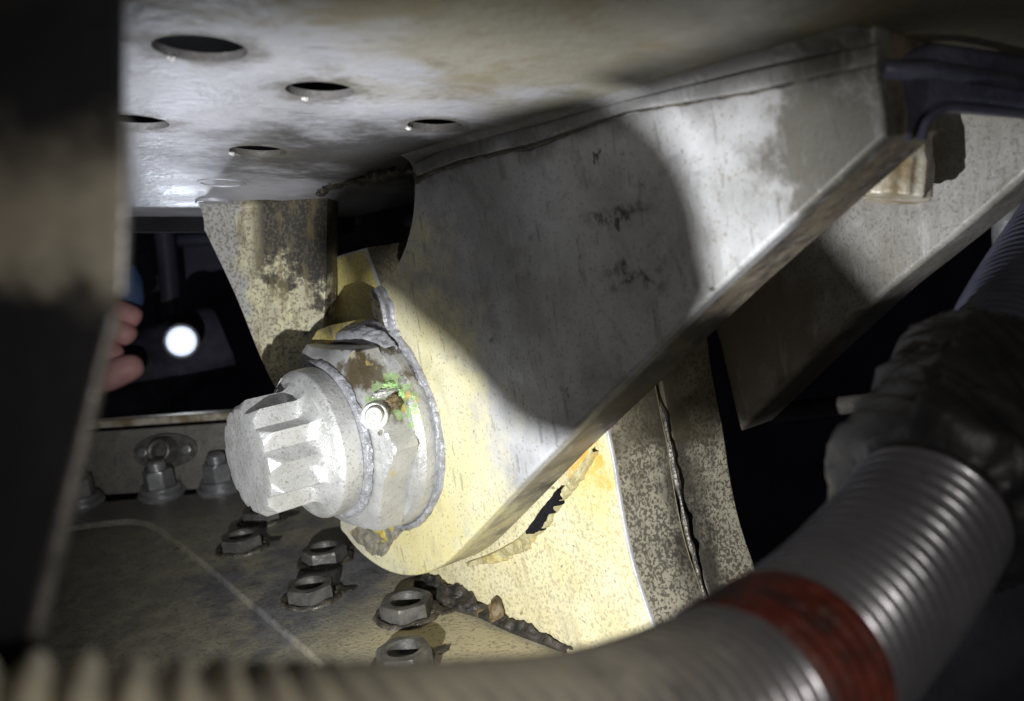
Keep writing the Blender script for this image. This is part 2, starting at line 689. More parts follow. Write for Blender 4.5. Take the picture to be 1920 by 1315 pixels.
def mat_panel():
    m = NT('near_panel_paint')
    n1 = m.noise(4, 5, .6)
    col = m.mix(m.rng(n1, .35, .65), (.008, .008, .010), (.014, .013, .015))
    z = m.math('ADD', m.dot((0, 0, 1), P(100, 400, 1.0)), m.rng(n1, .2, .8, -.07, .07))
    band = m.math('MULTIPLY', m.rng(z, -.085, -.03), m.rng(z, .02, .12, 1, 0))  # tan band paints in the patch of light on the panel
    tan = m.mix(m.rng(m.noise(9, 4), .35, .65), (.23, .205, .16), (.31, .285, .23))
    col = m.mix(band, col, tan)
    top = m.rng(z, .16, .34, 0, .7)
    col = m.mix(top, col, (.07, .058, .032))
    nb = m.bump(m.noise(40, 3), .2, .01)
    return m.done(col, .5, .1, nb, .4)


M_MATT = mat_simple('matt_black', (.008, .008, .009), (.012, .012, .014), 5, .95, 0, .1, .05)
M_CLEVIS = mat_clevis()
M_AFT = mat_clevis(True)
M_LUGF = mat_lug_face()
M_LUGE = mat_lug_edge()
M_WEB = mat_web()
M_PIN = mat_pin()
M_SEAL = mat_sealant()
M_SEALY = mat_sealant((.16, .15, .12), (.30, .28, .22), 'sealant_with_primer', .35, .85)
M_SEALD = mat_sealant((.025, .024, .022), (.10, .085, .06), 'dirty_sealant', .32)
M_FOOT = mat_sealant((.016, .015, .014), (.055, .046, .034), 'black_sealant', .5)
M_SEALO = mat_sealant((.34, .30, .15), (.46, .41, .24), 'olive_sealant', .4, .4)
M_DECK = mat_deck()
M_SKIN = mat_skin()
M_PANEL = mat_panel()
M_NUT = mat_simple('grimy_cadmium', (.075, .072, .068), (.15, .14, .125), 14, .42, .35, .35)
M_STEEL = mat_simple('dull_steel', (.24, .24, .245), (.36, .36, .36), 10, .35, .6, .2)
M_EDGE = mat_simple('bare_edge', (.45, .44, .42), (.60, .59, .57), 12, .4, .4, .3)
def mat_hose():
    m = NT('hose_plastic')
    n1 = m.noise(5, 5, .65)
    col = m.mix(m.rng(n1, .35, .65), (.15, .147, .165), (.20, .195, .215))
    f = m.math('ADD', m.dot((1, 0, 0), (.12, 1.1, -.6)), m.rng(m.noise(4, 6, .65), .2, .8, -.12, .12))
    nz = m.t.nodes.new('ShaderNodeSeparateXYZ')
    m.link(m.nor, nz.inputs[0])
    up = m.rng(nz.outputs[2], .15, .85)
    lit_tint = m.math('MAXIMUM', m.rng(f, -.55, -.10, .85, 0), m.math('MULTIPLY', up, m.rng(f, -.25, .42, .85, 0)))  # pale beige paints in the lamp and bounce light on the hose
    lit_tint = m.math('MULTIPLY', lit_tint, m.rng(m.noise(17, 6, .7), .2, .6, .55, 1))
    col = m.mix(lit_tint, col, m.mix(m.rng(n1, .3, .7), (.46, .42, .31), (.58, .53, .40)))
    sc_ = m.noise(14, 6, .75)
    col = m.mix(m.rng(sc_, .55, .68, 0, .5), col, (.10, .095, .09))
    fine = m.noise(60, 3)
    return m.done(col, m.rng(lit_tint, 0, .8, .27, .6), m.rng(lit_tint, 0, .7, .55, 0), m.bump(fine, .06, .01), .7)


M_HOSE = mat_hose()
M_HOSEB = mat_simple('hose_plastic_black', (.035, .036, .055), (.055, .055, .08), 6, .42, 0, .1, .5)
def mat_tape():
    m = NT('red_tape')
    n1 = m.noise(7, 6, .7)
    col = m.mix(m.rng(n1, .35, .65), (.07, .012, .007), (.125, .022, .012))
    col = m.mix(m.rng(m.noise(11, 7, .75, None, .8), .46, .62, 0, .85), col, (.022, .014, .012))
    col = m.mix(m.rng(m.noise(30, 4, .7), .62, .70, 0, .5), col, (.16, .12, .10))
    wr = m.noise(9, 4, .6, m.mapping((1, 3, 1), (R(30), 0, R(40))), 1.0)
    return m.done(col, m.rng(n1, .3, .7, .42, .7), 0, m.bump(wr, .5, .02), .35)


M_RED = mat_tape()
M_WRAP = mat_simple('grey_wrap_tape', (.014, .0135, .015), (.028, .027, .028), 6, .46, 0, .3, .35)
M_DARK = mat_simple('dark_structure', (.018, .018, .026), (.032, .032, .044), 4, .5, .1, .1, .4)
M_BULK = mat_simple('bulkhead_paint', (.05, .05, .075), (.09, .09, .13), 1.5, .5, .1, .1, .4, None, 8)
M_BRACKET = mat_simple('navy_bracket', (.055, .055, .085), (.09, .09, .125), 7, .4, .2, .25, .5)
M_STUB = mat_simple('stained_stud', (.20, .155, .085), (.46, .43, .36), 8, .5, .1, .4)
M_YEL = mat_sealant((.30, .27, .16), (.56, .45, .14), 'primed_tab', .5, .8)
M_GREEN = mat_simple('torque_paint', (.26, .44, .16), (.36, .52, .24), 20, .5, 0, .4)
M_BROWN = mat_simple('brown_dirt', (.06, .045, .02), (.14, .10, .045), 16, .6, 0, .5)
M_FIT = mat_simple('bright_fitting', (.55, .55, .53), (.68, .68, .66), 20, .35, .3, .2)
M_FINGER = mat_simple('skin_tone', (.74, .36, .34), (.80, .44, .41), 8, .5, 0, .1)
M_SLEEVE = mat_simple('dark_cloth', (.03, .028, .045), (.05, .046, .07), 9, .8, 0, .3)
M_BLUE = mat_simple('blue_cuff', (.05, .10, .22), (.08, .14, .28), 9, .7, 0, .2)
M_TUBE = mat_simple('pale_conduit', (.42, .42, .43), (.5, .5, .5), 6, .4, 0, .1)


def mat_emit(name, col, s):
    m = bpy.data.materials.new(name)
    m.use_nodes = True
    b = m.node_tree.nodes['Principled BSDF']
    b.inputs['Base Color'].default_value = (.8, .8, .8, 1)
    b.inputs['Emission Color'].default_value = (*col, 1)
    b.inputs['Emission Strength'].default_value = s
    return m


M_LENS = mat_emit('torch_led', (.92, .96, 1.0), 40)
M_RING = mat_emit('torch_lens', (.70, .80, 1.0), .9)

# ================================================================== large structure
# ---- far dark wall
bm = bmesh.new()
bmesh.ops.create_cube(bm, size=1, matrix=Matrix.Translation((0, 12.2, 0)) @ Matrix.Diagonal((26, .3, 14, 1)))
bulk = finish('bulkhead', bm, M_BULK)
bulk['kind'] = 'structure'

# ---- deck: plate, raised doubler, upright web with ledge
deck = thing('deck_fitting', 'oily flat deck under the big pin head, with raised plate and upright back web', 'deck',
             onfloor(500, 1100))
pts = [onfloor(u, v, -.036) for (u, v) in ((-160, 1520), (1330, 1440), (1300, 1260), (1010, 1150), (900, 1000), (860, 880))]
pts += [onfloor(100, 948, -.036), onfloor(-200, 955, -.036)]
bm = plate_bm(pts, FN * -.12)
finish('plate', bm, M_DECK, deck)
dl = [(-120, 1010), (60, 998), (130, 986), (190, 978), (240, 974), (278, 980), (305, 996), (360, 1038), (440, 1105),
      (520, 1172), (600, 1242), (700, 1330), (780, 1420)]
top = catmull([onfloor(u, v) for (u, v) in dl], 4, closed=False)
top += [onfloor(u, v) for (u, v) in ((1325, 1425), (1298, 1258), (1008, 1148), (898, 998), (858, 882), (100, 949), (-198, 957))]
bm = plate_bm(top, FN * -.0355, .016, 3, bevback=False)
finish('doubler', bm, M_DECK, deck)
w0, w1 = onfloor(-60, 945), onfloor(900, 884)
UPV = Vector((0, .10, 1)).normalized()
hgt = .40
back = Vector((0.05, 1, 0)) * .10
wl = [w0 + (w1 - w0) * (i / 10) for i in range(11)]
front = wl + [p + UPV * (hgt + (.018 * (10 - i) / 10)) for i, p in reversed(list(enumerate(wl)))]
bm = plate_bm(front, back, .01, 2)
finish('upright_web', bm, M_DECK, deck)
led = [p + UPV * (hgt + .021 + (.018 * (10 - i) / 10)) - Vector((0, .05, 0)) for i, p in enumerate(wl)]
front = led + [p + UPV * .05 for p in reversed(led)]
bm = plate_bm(front, Vector((0.05, 1, 0)) * .42, .014, 3)
finish('ledge', bm, M_STUB, deck)

# ---- wing skin with lightening holes
skin = thing('wing_skin_panel', 'pale overhead wing skin panel pierced by round fastener holes', 'panel', (-.5, 3, CZ))
X0, X1, Y0, Y1 = -3.0, 2.6, 0.75, 5.35
holes = HOLES
bm = bmesh.new()
oe = []
ov = [bm.verts.new((x, y, CZ)) for (x, y) in ((X0, Y0), (X1, Y0), (X1, Y1), (X0, Y1))]
for i in range(4):
    oe.append(bm.edges.new((ov[i], ov[(i + 1) % 4])))
for (hx, hy, hr) in holes:
    rv = [bm.verts.new((hx + hr * math.cos(2 * math.pi * k / 40), hy + hr * math.sin(2 * math.pi * k / 40), CZ)) for k in range(40)]
    for i in range(40):
        oe.append(bm.edges.new((rv[i], rv[(i + 1) % 40])))
bmesh.ops.triangle_fill(bm, use_beauty=True, use_dissolve=False, edges=oe)
r = bmesh.ops.extrude_face_region(bm, geom=bm.faces[:])
bmesh.ops.translate(bm, verts=[g for g in r['geom'] if isinstance(g, bmesh.types.BMVert)], vec=(0, 0, .022))
finish('sheet', bm, M_SKIN, skin)
for (hx, hy, hr) in holes:                            # torn burrs on the near rim of each hole
    th = R(random.uniform(120, 190))
    bm = blob_bm(Vector((hx + (hr + .006) * math.cos(th), hy + (hr + .006) * math.sin(th), CZ - .002)), .010, .008, .006, None, .5, hx, 3)
    finish('burr', bm, M_EDGE, skin)
# filled fastener heads further back
for (u, v, r) in ((402, 377, .085), (415, 343, .098)):
    c = onceil(u, v)
    bm = bmesh.new()
    z0 = -.012 if v > 360 else -.003
    rings = [[c + Vector((q * math.cos(2 * math.pi * k / 36), q * math.sin(2 * math.pi * k / 36), z)) for k in range(36)]
             for (q, z) in ((r, .004), (r, z0), (r * .86, z0 - .001), (r * .82, z0 + .006))]
    loft(bm, rings, close_end=True)
    finish('filled_hole', bm, M_SKIN, skin)
# far stringer closing the bay
bm = bmesh.new()
for (z0, z1, y0, y1) in ((.62, .70, 5.36, 5.42),):
    bmesh.ops.create_cube(bm, size=1, matrix=Matrix.Translation(((-.6), (y0 + y1) / 2, (z0 + z1) / 2)) @ Matrix.Diagonal((5.2, y1 - y0, z1 - z0 - .004, 1)))
st = finish('stringer', bm, M_MATT)
tag(st, 'dark stringer closing the far edge of the wing skin panel', 'stringer')

# ---- upper wing skin far above, seen dark through the holes
bm = bmesh.new()
bmesh.ops.create_cube(bm, size=1, matrix=Matrix.Translation((0, 4, 1.9)) @ Matrix.Diagonal((14, 12, .1, 1)))
us = finish('upper_skin', bm, M_DARK)
us['kind'] = 'structure'

# ================================================================== the clevis
clevis = thing('wing_clevis', 'large tapering grey wing clevis with yellow primed rounded lower end around the pin', 'clevis', PIN)
fo = [(772, 296), (775, 330), (774, 380), (768, 425), (755, 470), (736, 508), (710, 533), (722, 585), (738, 640), (740, 700), (700, 780),
      (650, 880), (636, 980), (650, 1008), (672, 1035), (700, 1058), (730, 1074), (765, 1081), (800, 1075), (835, 1056),
      (870, 1022), (1000, 884), (1170, 716), (1340, 549), (1500, 402), (1660, 256),
      (1652, 190), (1640, 125), (1640, 40), (1160, 130)]
CORN = {0, 6, 21, 22, 23, 24, 25, 27, 28, 29}
pts = soften([onF(u, v) for (u, v) in fo], CORN, 5)
bm = plate_bm(pts, A * .235, .034, 4)
finish('forward_leg', bm, M_CLEVIS, clevis)
# fillet running along the skin
fl = [(776, 322), (860, 280), (1000, 252), (1170, 205), (1400, 160), (1632, 136)]


def fillet(name, base, nrm, width, mat, parent):
    rings = []
    for a in base:
        rise = CZ - a.z + .004
        ring = []
        for k in range(9):
            th = k / 8 * math.pi / 2
            ring.append(a + nrm * (width * (1 - math.cos(th)) + .002) + Vector((0, 0, rise * math.sin(th))))
        ring.append(a + Vector((0, 0, rise)) - nrm * .03)
        ring.append(a - nrm * .03)
        rings.append(ring)
    bm = bmesh.new()
    loft(bm, rings, True, True)
    return finish(name, bm, mat, parent)


fb = [onF(u, v) for (u, v) in fl]
fb = [p + Vector((0, 0, min(0, CZ - .055 - p.z))) for p in catmull(fb, 4, closed=False)]
fillet('fillet', fb, Vector((-.79, -.61, 0)), .085, M_CLEVIS, clevis)
fo_ = [(776, 306), (860, 266), (1000, 236), (1170, 188), (1400, 134), (1640, 82), (1640, 120), (1400, 172), (1170, 210), (1000, 268), (860, 300), (779, 330)]
bm = plate_bm([onF(u, v, -.024) for (u, v) in fo_], A * .023, .008, 3)
finish('skin_flange', bm, M_CLEVIS, clevis)
qa = seg_path([onF(u, v, -.001) for (u, v) in ((1640, 116), (1400, 168), (1170, 206), (1000, 264), (860, 296), (779, 326))], 24)
qb = seg_path([onF(u, v, -.001) for (u, v) in ((1640, 128), (1400, 181), (1170, 219), (1000, 278), (860, 311), (781, 342))], 24)
crust('sealant_bead', qa, qb, NF, M_SEALD, clevis, .010, 10, .35, .7, 95)
qa = seg_path([onF(u, v, .1) for (u, v) in ((790, 290), (720, 300), (650, 318), (600, 335))], 24)
qb = [p - Vector((0, 0, .07)) for p in qa]
crust('sealant_bead', qa, qb, NF, M_SEALD, clevis, .03, 14, .3, .9, 97)
# left web
NW = Vector((-.32, -.945, -.05)).normalized()
CW = NW.dot(P(610, 500, 4.72))


def onW(u, v):
    return onplane(u, v, NW, CW)


wo = [(383, 432), (420, 402), (500, 366), (560, 340), (614, 318), (613, 420), (611, 520), (607, 600), (603, 660), (592, 720), (560, 752), (524, 744),
      (490, 676), (440, 552)]
pts = soften([onW(u, v) for (u, v) in wo], {0, 4, 8, 11}, 4)
bm = plate_bm(pts, -NW * .11, .006, 2)
finish('web', bm, M_WEB, clevis)
# rounded flange where the web meets the skin
fb = catmull([onW(u, v) for (u, v) in ((384, 434), (440, 404), (520, 378), (618, 340))], 5, closed=False)
fillet('web_flange', fb, NW, .075, M_WEB, clevis)
# back wall between the legs (dark pocket)
bm = plate_bm([onF(u, v, .62) for (u, v) in ((540, 120), (860, 120), (900, 560), (540, 560))], A * .05)
finish('pocket_wall', bm, M_DARK, clevis)
# aft leg
ao = [(1386, 810), (1430, 768), (1520, 680), (1662, 548), (1800, 437), (1925, 330), (2060, 210), (2060, 60), (1500, 60), (1330, 330), (1320, 560),
      (1345, 640), (1368, 740)]
pts = soften([onF(u, v, .885) for (u, v) in ao], {0, 3, 5, 6, 7, 8, 9}, 4)
bm = plate_bm(pts, A * .22, .028, 3)
finish('aft_leg', bm, M_AFT, clevis)

# sealant round the collar foot: an inner and an outer crust with a crack between them
B1, B2 = frame_for(A, -PIN)                           # b1 looks at the camera
cam_up = Vector((0, 0, 1))


def axis_pt(s, r, deg):
    t = R(deg)
    return PIN - A * s + (B1 * math.cos(t) + B2 * math.sin(t)) * r


N_ = 420
ca = [axis_pt(0, .400, 360 * i / N_) for i in range(N_)]
cb = [axis_pt(0, .446 + .018 * noise.noise(Vector((math.cos(2 * math.pi * i / N_) * 2, math.sin(2 * math.pi * i / N_) * 2, 9))), 360 * i / N_) for i in range(N_)]
crust('sealant_ring', ca, cb, NF, M_SEAL, clevis, .017, 24, .13, .42, 3, .38, True, 14)
ea = seg_path([onF(u, v) for (u, v) in ((706, 541), (718, 585), (734, 640), (752, 690), (764, 720))], 24)
eb = seg_path([onF(u, v) for (u, v) in ((716, 535), (738, 580), (752, 628), (764, 668), (780, 715))], 24)
crust('sealant_bead', ea, eb, NF, M_SEAL, clevis, .014, 16, .22, .45, 21, .35, False, 14)
ed = seg_path([onF(u, v, .03) for (u, v) in ((698, 545), (706, 590), (724, 640), (744, 690))], 24)
ee = seg_path([onF(u, v, .0) for (u, v) in ((708, 541), (720, 585), (737, 640), (754, 690))], 24)
crust('sealant_bead', ed, ee, Vector((-.9, -.1, -.1)), M_SEALD, clevis, .014, 10, .1, .8, 25)
ga = seg_path([axis_pt(0, .44, d) for d in (62, 75, 88, 100, 112, 122)], 24)
gb = seg_path([onF(u, v) for (u, v) in ((800, 952), (776, 985), (744, 1000), (722, 1042), (690, 1038), (656, 998))], 24)
crust('sealant_smear', ga, gb, NF, M_SEALY, clevis, .014, 24, .16, .8, 31, .5, False, 12)

# ================================================================== the lugs
lf = [(560, 640), (580, 530), (620, 486), (684, 465), (704, 520), (734, 600), (764, 660), (810, 640), (900, 560), (1000, 520), (1080, 560), (1112, 650), (1126, 740), (1142, 822),
      (1152, 870), (1163, 940), (1174, 1000), (1189, 1064), (1210, 1130), (1233, 1192), (1300, 1330),
      (1010, 1330), (900, 1180), (800, 1086), (735, 1030), (670, 930), (600, 800)]
pts = soften([onF(u, v, .262) for (u, v) in lf], {3, 7, 20, 21}, 4)
bm = plate_bm(pts, A * .275, .012, 2)
for f in bm.faces:
    q = abs(f.normal.dot(A))
    f.material_index = 1 if q < .3 else (2 if q < .96 and f.calc_center_median().y < 5 and f.normal.dot(A) < 0 else 0)
fl_ = finish('forward_lug', bm, [M_LUGF, M_LUGE, M_EDGE])
tag(fl_, 'yellow primed forward lug behind the clevis leg, with pale speckled face and mottled edge', 'lug')
pts2 = [p + A * .287 + Vector((.012, 0, -.008)) for p in pts]
bm = plate_bm(pts2, A * .275, .014, 2)
al = finish('aft_lug', bm, M_LUGE)
tag(al, 'mottled grey aft lug lying against the far side of the yellow lug', 'lug')
# sealant in the seam between the two lugs
seam = [(1142, 822), (1152, 870), (1165, 940), (1178, 1000), (1192, 1064), (1210, 1130), (1226, 1192)]
path = seg_path([onF(1118, 760, .262) + A * .281] + [onF(u, v, .262) + A * .281 for (u, v) in seam], 10)
bm = tube_bm(path, .011, 8, rough=.8, seed=41, fs=12)
ss = finish('seam_sealant', bm, M_SEALD)
tag(ss, 'thin black sealant line squeezed along the seam between the two lugs', 'sealant')

# olive sealant between clevis edge and lug face, with torn black gaps
pe = [(1118, 838), (1080, 888), (1046, 930), (1010, 975), (970, 1010), (925, 1035), (880, 1052)]
oa = seg_path([onF(u, v, .262) for (u, v) in pe], 26)
ob = seg_path([onF(u, v, .262) for (u, v) in ((1124, 846), (1092, 897), (1062, 940), (1030, 986), (992, 1026), (948, 1048), (892, 1062))], 26)
sb = crust('edge_sealant', oa, ob, NF, M_SEALO, None, .022, 22, .25, .7, 51, None, False, 9)
ga = seg_path([onF(u, v, .240) for (u, v) in ((1052, 914), (1038, 930), (1018, 954), (1002, 976), (992, 992))], 26)
gb = seg_path([onF(u, v, .245) for (u, v) in ((1054, 916), (1050, 938), (1026, 968), (1012, 992), (994, 1000))], 26)
o = crust('gap_shade', ga, gb, NF, M_MATT, None, .024, 14, .7, .5, 57, None, False, 6)  # black strip put in for the shade of the open gap
tag(o, 'matt black strip for the shaded torn gap under the lower edge of the clevis, beside the yellow lug', 'sealant')
tag(sb, 'torn olive sealant between the clevis edge and the yellow lug face', 'sealant')
# lumps of dirty sealant along the lug foot
foot = seg_path([onfloor(776, 1098), onfloor(838, 1140), onfloor(900, 1160), onfloor(955, 1186), onfloor(1060, 1226)], 30)
foot_b = seg_path([onF(800, 1078, .258), onF(856, 1100, .258), onF(912, 1135, .258), onF(970, 1168, .258), onF(1075, 1215, .258)], 30)
fs_ = crust('foot_sealant', foot, foot_b, Vector((-.3, -.6, .7)), M_FOOT, None, .020, 30, .34, .95, 61, None, False, 10)
tag(fs_, 'black lumpy strip of sealant where the yellow lug meets the deck', 'sealant')
ridge = seg_path([onfloor(800, 1085, .03), onfloor(838, 1097, .035), onfloor(868, 1112, .02), onfloor(900, 1150, .02)], 8)
lump = finish('sealant_lump', tube_bm(ridge, .021, 12, rough=.9, seed=67, fs=8), M_BROWN)
tag(lump, 'long curled brown sealant lump beside the lug foot below the clevis tip', 'sealant')
lump = finish('sealant_lump', blob_bm(onfloor(932, 1143, .055), .036, .04, .055, None, .4, 5), M_BROWN)
tag(lump, 'upright brown sealant knob at the lug foot, right of the curled lump', 'sealant')

# ================================================================== the pin (12 point head)
pin = thing('clevis_bolt', 'huge pale notched bolt head with round flange, in the wing clevis', 'bolt', PIN)
NR = 192


NT_ = 12


def star(Rt, Rg):
    h = math.pi / NT_

    def f(t):
        a = t % (2 * h)
        a = min(a, 2 * h - a)                         # 0 at a tip, h in a groove; straight facet between
        x1, y1, x2, y2 = Rt, 0.0, Rg * math.cos(h), Rg * math.sin(h)
        return (x1 * y2 - x2 * y1) / (math.cos(a) * (y2 - y1) - math.sin(a) * (x2 - x1))
    return f


NR = 240
bm = bmesh.new()
rings = []
spec = [(.606, .10, 0), (.606, .176, 0), (.603, .203, 0), (.597, .210, 0)]
for (s, r, _) in spec[:2]:
    rings.append(ring_at(PIN - A * s, B1, B2, lambda t, r=r: r * (1 + .0), NR))
ph = 2 * math.pi / NR * 7
st_f = star(.229, .187)
for s in (.6, .596, .592, .584, .576, .568, .56, .552, .544, .536, .528, .50, .47, .445):
    cap = .198 + (.603 - s) * .75
    rings.append(ring_at(PIN - A * s, B1, B2, lambda t, c=cap: min(st_f(t), c), NR, ph))
for (s, k) in ((.425, .12), (.41, .35), (.395, .65), (.38, .9), (.372, 1.0)):
    rc = .215 + (.425 - s) / (.425 - .372) * .045
    rings.append(ring_at(PIN - A * s, B1, B2, lambda t, k=k, rc=rc: st_f(t) * (1 - k) + rc * k, NR, ph))
vr = loft(bm, rings, close_start=True)
finish('head', bm, M_PIN, pin, angle=32)
bm = bmesh.new()
rings = []
for (s, r) in ((.376, .20), (.374, .258), (.366, .275), (.352, .2905), (.346, .295), (.338, .2975), (.275, .2995), (.268, .296), (.262, .27)):
    rings.append(ring_at(PIN - A * s, B1, B2, lambda t, r=r: r, 128))
loft(bm, rings, close_end=True)
finish('flange', bm, M_PIN, pin, angle=50)
bm = bmesh.new()
rings = [ring_at(PIN - A * s, B1, B2, lambda t: .18, 48) for (s) in (.27, -1.15)]
loft(bm, rings, close_start=True, close_end=True)
finish('shank', bm, M_PIN, pin)
ca = [axis_pt(.266, .298, 360 * i / N_) for i in range(N_)]
cb = [axis_pt(.212 + .012 * noise.noise(Vector((math.cos(2 * math.pi * i / N_) * 4, math.sin(2 * math.pi * i / N_) * 4, 1))), .322, 360 * i / N_) for i in range(N_)]
crust('sealant_bead', ca, cb, lambda p: (p - PIN - A * (p - PIN).dot(A)).normalized(), M_SEAL, pin, .015, 20, .10, .5, 71, .6, True, 16)

# ---- hexagonal retaining collar
def oncol_pt(u, v, r=.375):
    best = min(((axis_pt(i * .005, r, d).normalized() - ray(u, v).normalized()).length, i * .005, d)
               for i in range(48) for d in range(-130, 120, 3))
    return axis_pt(best[1], r, best[2])


M_COLLAR = mat_collar([(oncol_pt(735, 722), .055), (oncol_pt(718, 728), .045), (oncol_pt(762, 745), .05), (oncol_pt(768, 775), .04), (oncol_pt(771, 795), .035),
                       (oncol_pt(672, 762), .04), (oncol_pt(668, 778), .03), (oncol_pt(745, 765), .03)],
                      [(oncol_pt(650, 692), .10), (oncol_pt(690, 700), .09), (oncol_pt(625, 690), .08), (oncol_pt(745, 745), .09), (oncol_pt(720, 660), .07), (oncol_pt(762, 715), .07)])
collar = thing('retaining_collar', 'chunky pale hexagonal collar between the bolt flange and the clevis face', 'collar', PIN)
bm = bmesh.new()
rings = []
hx = hexr(.362)
PHC = R(-16)
for s in (.002, .06, .080, .089, .093, .12, .15, .175, .19, .20, .21, .218, .226, .232, .236):
    if s < .091:
        fr = lambda t, q=.414 - max(0, s - .06) * .5: q
    else:
        cap = .328 + (.236 - s) * 2.1
        fr = lambda t, c=cap: min(hx(t), c)
    rings.append(ring_at(PIN - A * s, B1, B2, fr, 144, PHC))
rings.append(ring_at(PIN - A * .240, B1, B2, lambda t: .25, 144, PHC))
loft(bm, rings, True, True)
finish('hex_body', bm, M_COLLAR, collar, angle=24)
# grease fitting with its boss


def oncollar(u, v, r=.36):
    """pin axis offset and angle of the collar point seen at u, v"""
    best = None
    rr = ray(u, v).normalized()
    for i in range(60):
        s_ = i * .004
        for d_ in range(-130, 120, 2):
            q = axis_pt(s_, r, d_)
            e = (q.normalized() - rr).length
            if best is None or e < best[0]:
                best = (e, s_, d_)
    return best[1], best[2]


fs0, fd = oncollar(703, 782, .37)
fc = axis_pt(fs0, .366, fd)
fdir = (fc - PIN + A * fs0)
fdir = (fdir.normalized() * .86 - A * .5).normalized()
f1, f2 = frame_for(fdir)
bm = bmesh.new()
rings = [ring_at(fc + fdir * s, f1, f2, lambda t, r=r * .68: r, 40) for (s, r) in
         ((-.04, .075), (.004, .075), (.010, .068), (.008, .052), (.030, .050), (.040, .043), (.041, .030), (.034, .026), (.034, .012), (.042, .009))]
loft(bm, rings, close_end=True)
finish('lock_screw', bm, M_FIT, collar)
# paint witness marks and dirt
for (u, v, sx, sy, sz, mt, nm, sd) in (
        (742, 748, .035, .030, .020, M_BROWN, 'dirt_lump', 5), (772, 722, .020, .030, .024, M_BROWN, 'dirt_lump', 7),
        (725, 738, .050, .016, .012, M_PIN, 'sealant_flake', 8), (760, 742, .030, .022, .010, M_GREEN, 'paint_flake', 9),
        (733, 720, .030, .016, .010, M_GREEN, 'paint_flake', 10), (722, 806, .026, .012, .010, M_SEALY, 'sealant_flake', 12)):
    s_, d_ = oncollar(u, v, .375)
    c = axis_pt(s_, .368 + .02 * (s_ < .1), d_)
    rad_ = (B1 * math.cos(R(d_)) + B2 * math.sin(R(d_)))
    tan_ = A.cross(rad_)
    rot = Matrix((A, tan_, rad_)).transposed()
    finish(nm, blob_bm(c, sx, sy, sz, rot, .5, sd * 3.1, 4, None, 7), mt, collar, angle=80, wn=False)

# yellow tab at the top of the collar
tb = thing('lock_tab', 'yellow chipped lock tab standing above the pale hexagonal collar', 'tab', onF(650, 645, -.05))
tf = [axis_pt(s_, r_, d_) for (s_, r_, d_) in ((.15, .385, -113), (.15, .445, -111), (.15, .452, -98), (.15, .445, -82), (.15, .385, -80))]
bm = plate_bm(tf, A * .18, .010, 3)
finish('plate', bm, M_YEL, tb)
ta = [axis_pt(.15 - .08 * k / 60, .395, -84 + 40 * k / 60) for k in range(61)]
tb_ = [axis_pt(.03, .425, -84 + 44 * k / 60) for k in range(61)]
crust('sealant_bead', ta, tb_, lambda p: (p - PIN - A * (p - PIN).dot(A)).normalized(), M_SEAL, tb, .016, 16, .2, .5, 81, None, False, 12)

# ================================================================== nuts on the deck
HB1, HB2 = frame_for(FN, Vector((1, 0, 0)))


def make_nut():
    t = thing('hex_nut', '', 'nut', (0, 0, 0), 'hexagonal nuts on the deck plate')
    bm = bmesh.new()
    hx = hexr(.100)
    rings = []
    Z = Vector((0, 0, 1)); X = Vector((1, 0, 0)); Y = Vector((0, 1, 0))
    prof = ((-.02, 0, 9), (.050, 0, 9), (.060, 0, .116), (.070, 0, .108), (.072, .094, .094))
    for (z, _, cap) in prof:
        rings.append(ring_at(Z * z, X, Y, lambda t, c=cap: min(hx(t), c), 72))
    for (z, r) in ((.072, .072), (.064, .064), (.012, .060), (.010, .01)):
        rings.append(ring_at(Z * z, X, Y, lambda t, r=r: r, 72))
    loft(bm, rings, True, True)
    finish('body', bm, M_NUT, t, angle=30)
    path = [Vector((math.cos(R(6 * i)), math.sin(R(6 * i)), 0)) * (.128 + .012 * noise.noise(Vector((i * .35, 0, 0)))) for i in range(61)]
    finish('sealant_bead', tube_bm(path, .016, 8, cap=False, rough=.6, seed=91, fs=11), M_SEALD, t)
    # tail of smeared sealant
    bmx = blob_bm(Vector((.14, .02, .0)), .06, .035, .010, None, .35, 9, 4)
    finish('sealant_smear', bmx, M_SEALD, t)
    return t


def dup(root, label):
    r = root.copy()
    COL.objects.link(r)
    r['label'] = label
    for ch in list(root.children):
        c = ch.copy()
        COL.objects.link(c)
        c.parent = r
    return r


nut0 = make_nut()
BASE = Matrix((HB1, HB2, FN)).transposed()
spots = [(456, 1026, 14, 1.0, 'dark hex nut nearest the doubler edge, just below the bolt head'),
         (610, 1050, 40, .98, 'dark hex nut between the clevis tip and the bolt flange'),
         (585, 1120, 8, 1.0, 'dark hex nut standing midway along the deck, between doubler edge and clevis tip'),
         (765, 1152, -10, 1.03, 'large hex nut directly below the clevis tip with torn sealant at its right'),
         (760, 1246, 25, .98, 'hex nut half hidden behind the pale foreground hose'),
         (494, 974, 5, 1.0, 'hex nut in shadow right under the bolt head, mostly hidden by it')]
for i, (u, v, rz, sc, lab) in enumerate(spots):
    t = nut0 if i == 0 else dup(nut0, lab)
    t['label'] = lab
    t.location = onfloor(u, v, .0)
    t.rotation_euler = (BASE.to_4x4() @ Matrix.Rotation(R(rz), 4, 'Z')).to_euler()
    t.scale = (sc, sc, sc)

# ---- bolts standing in front of the back web


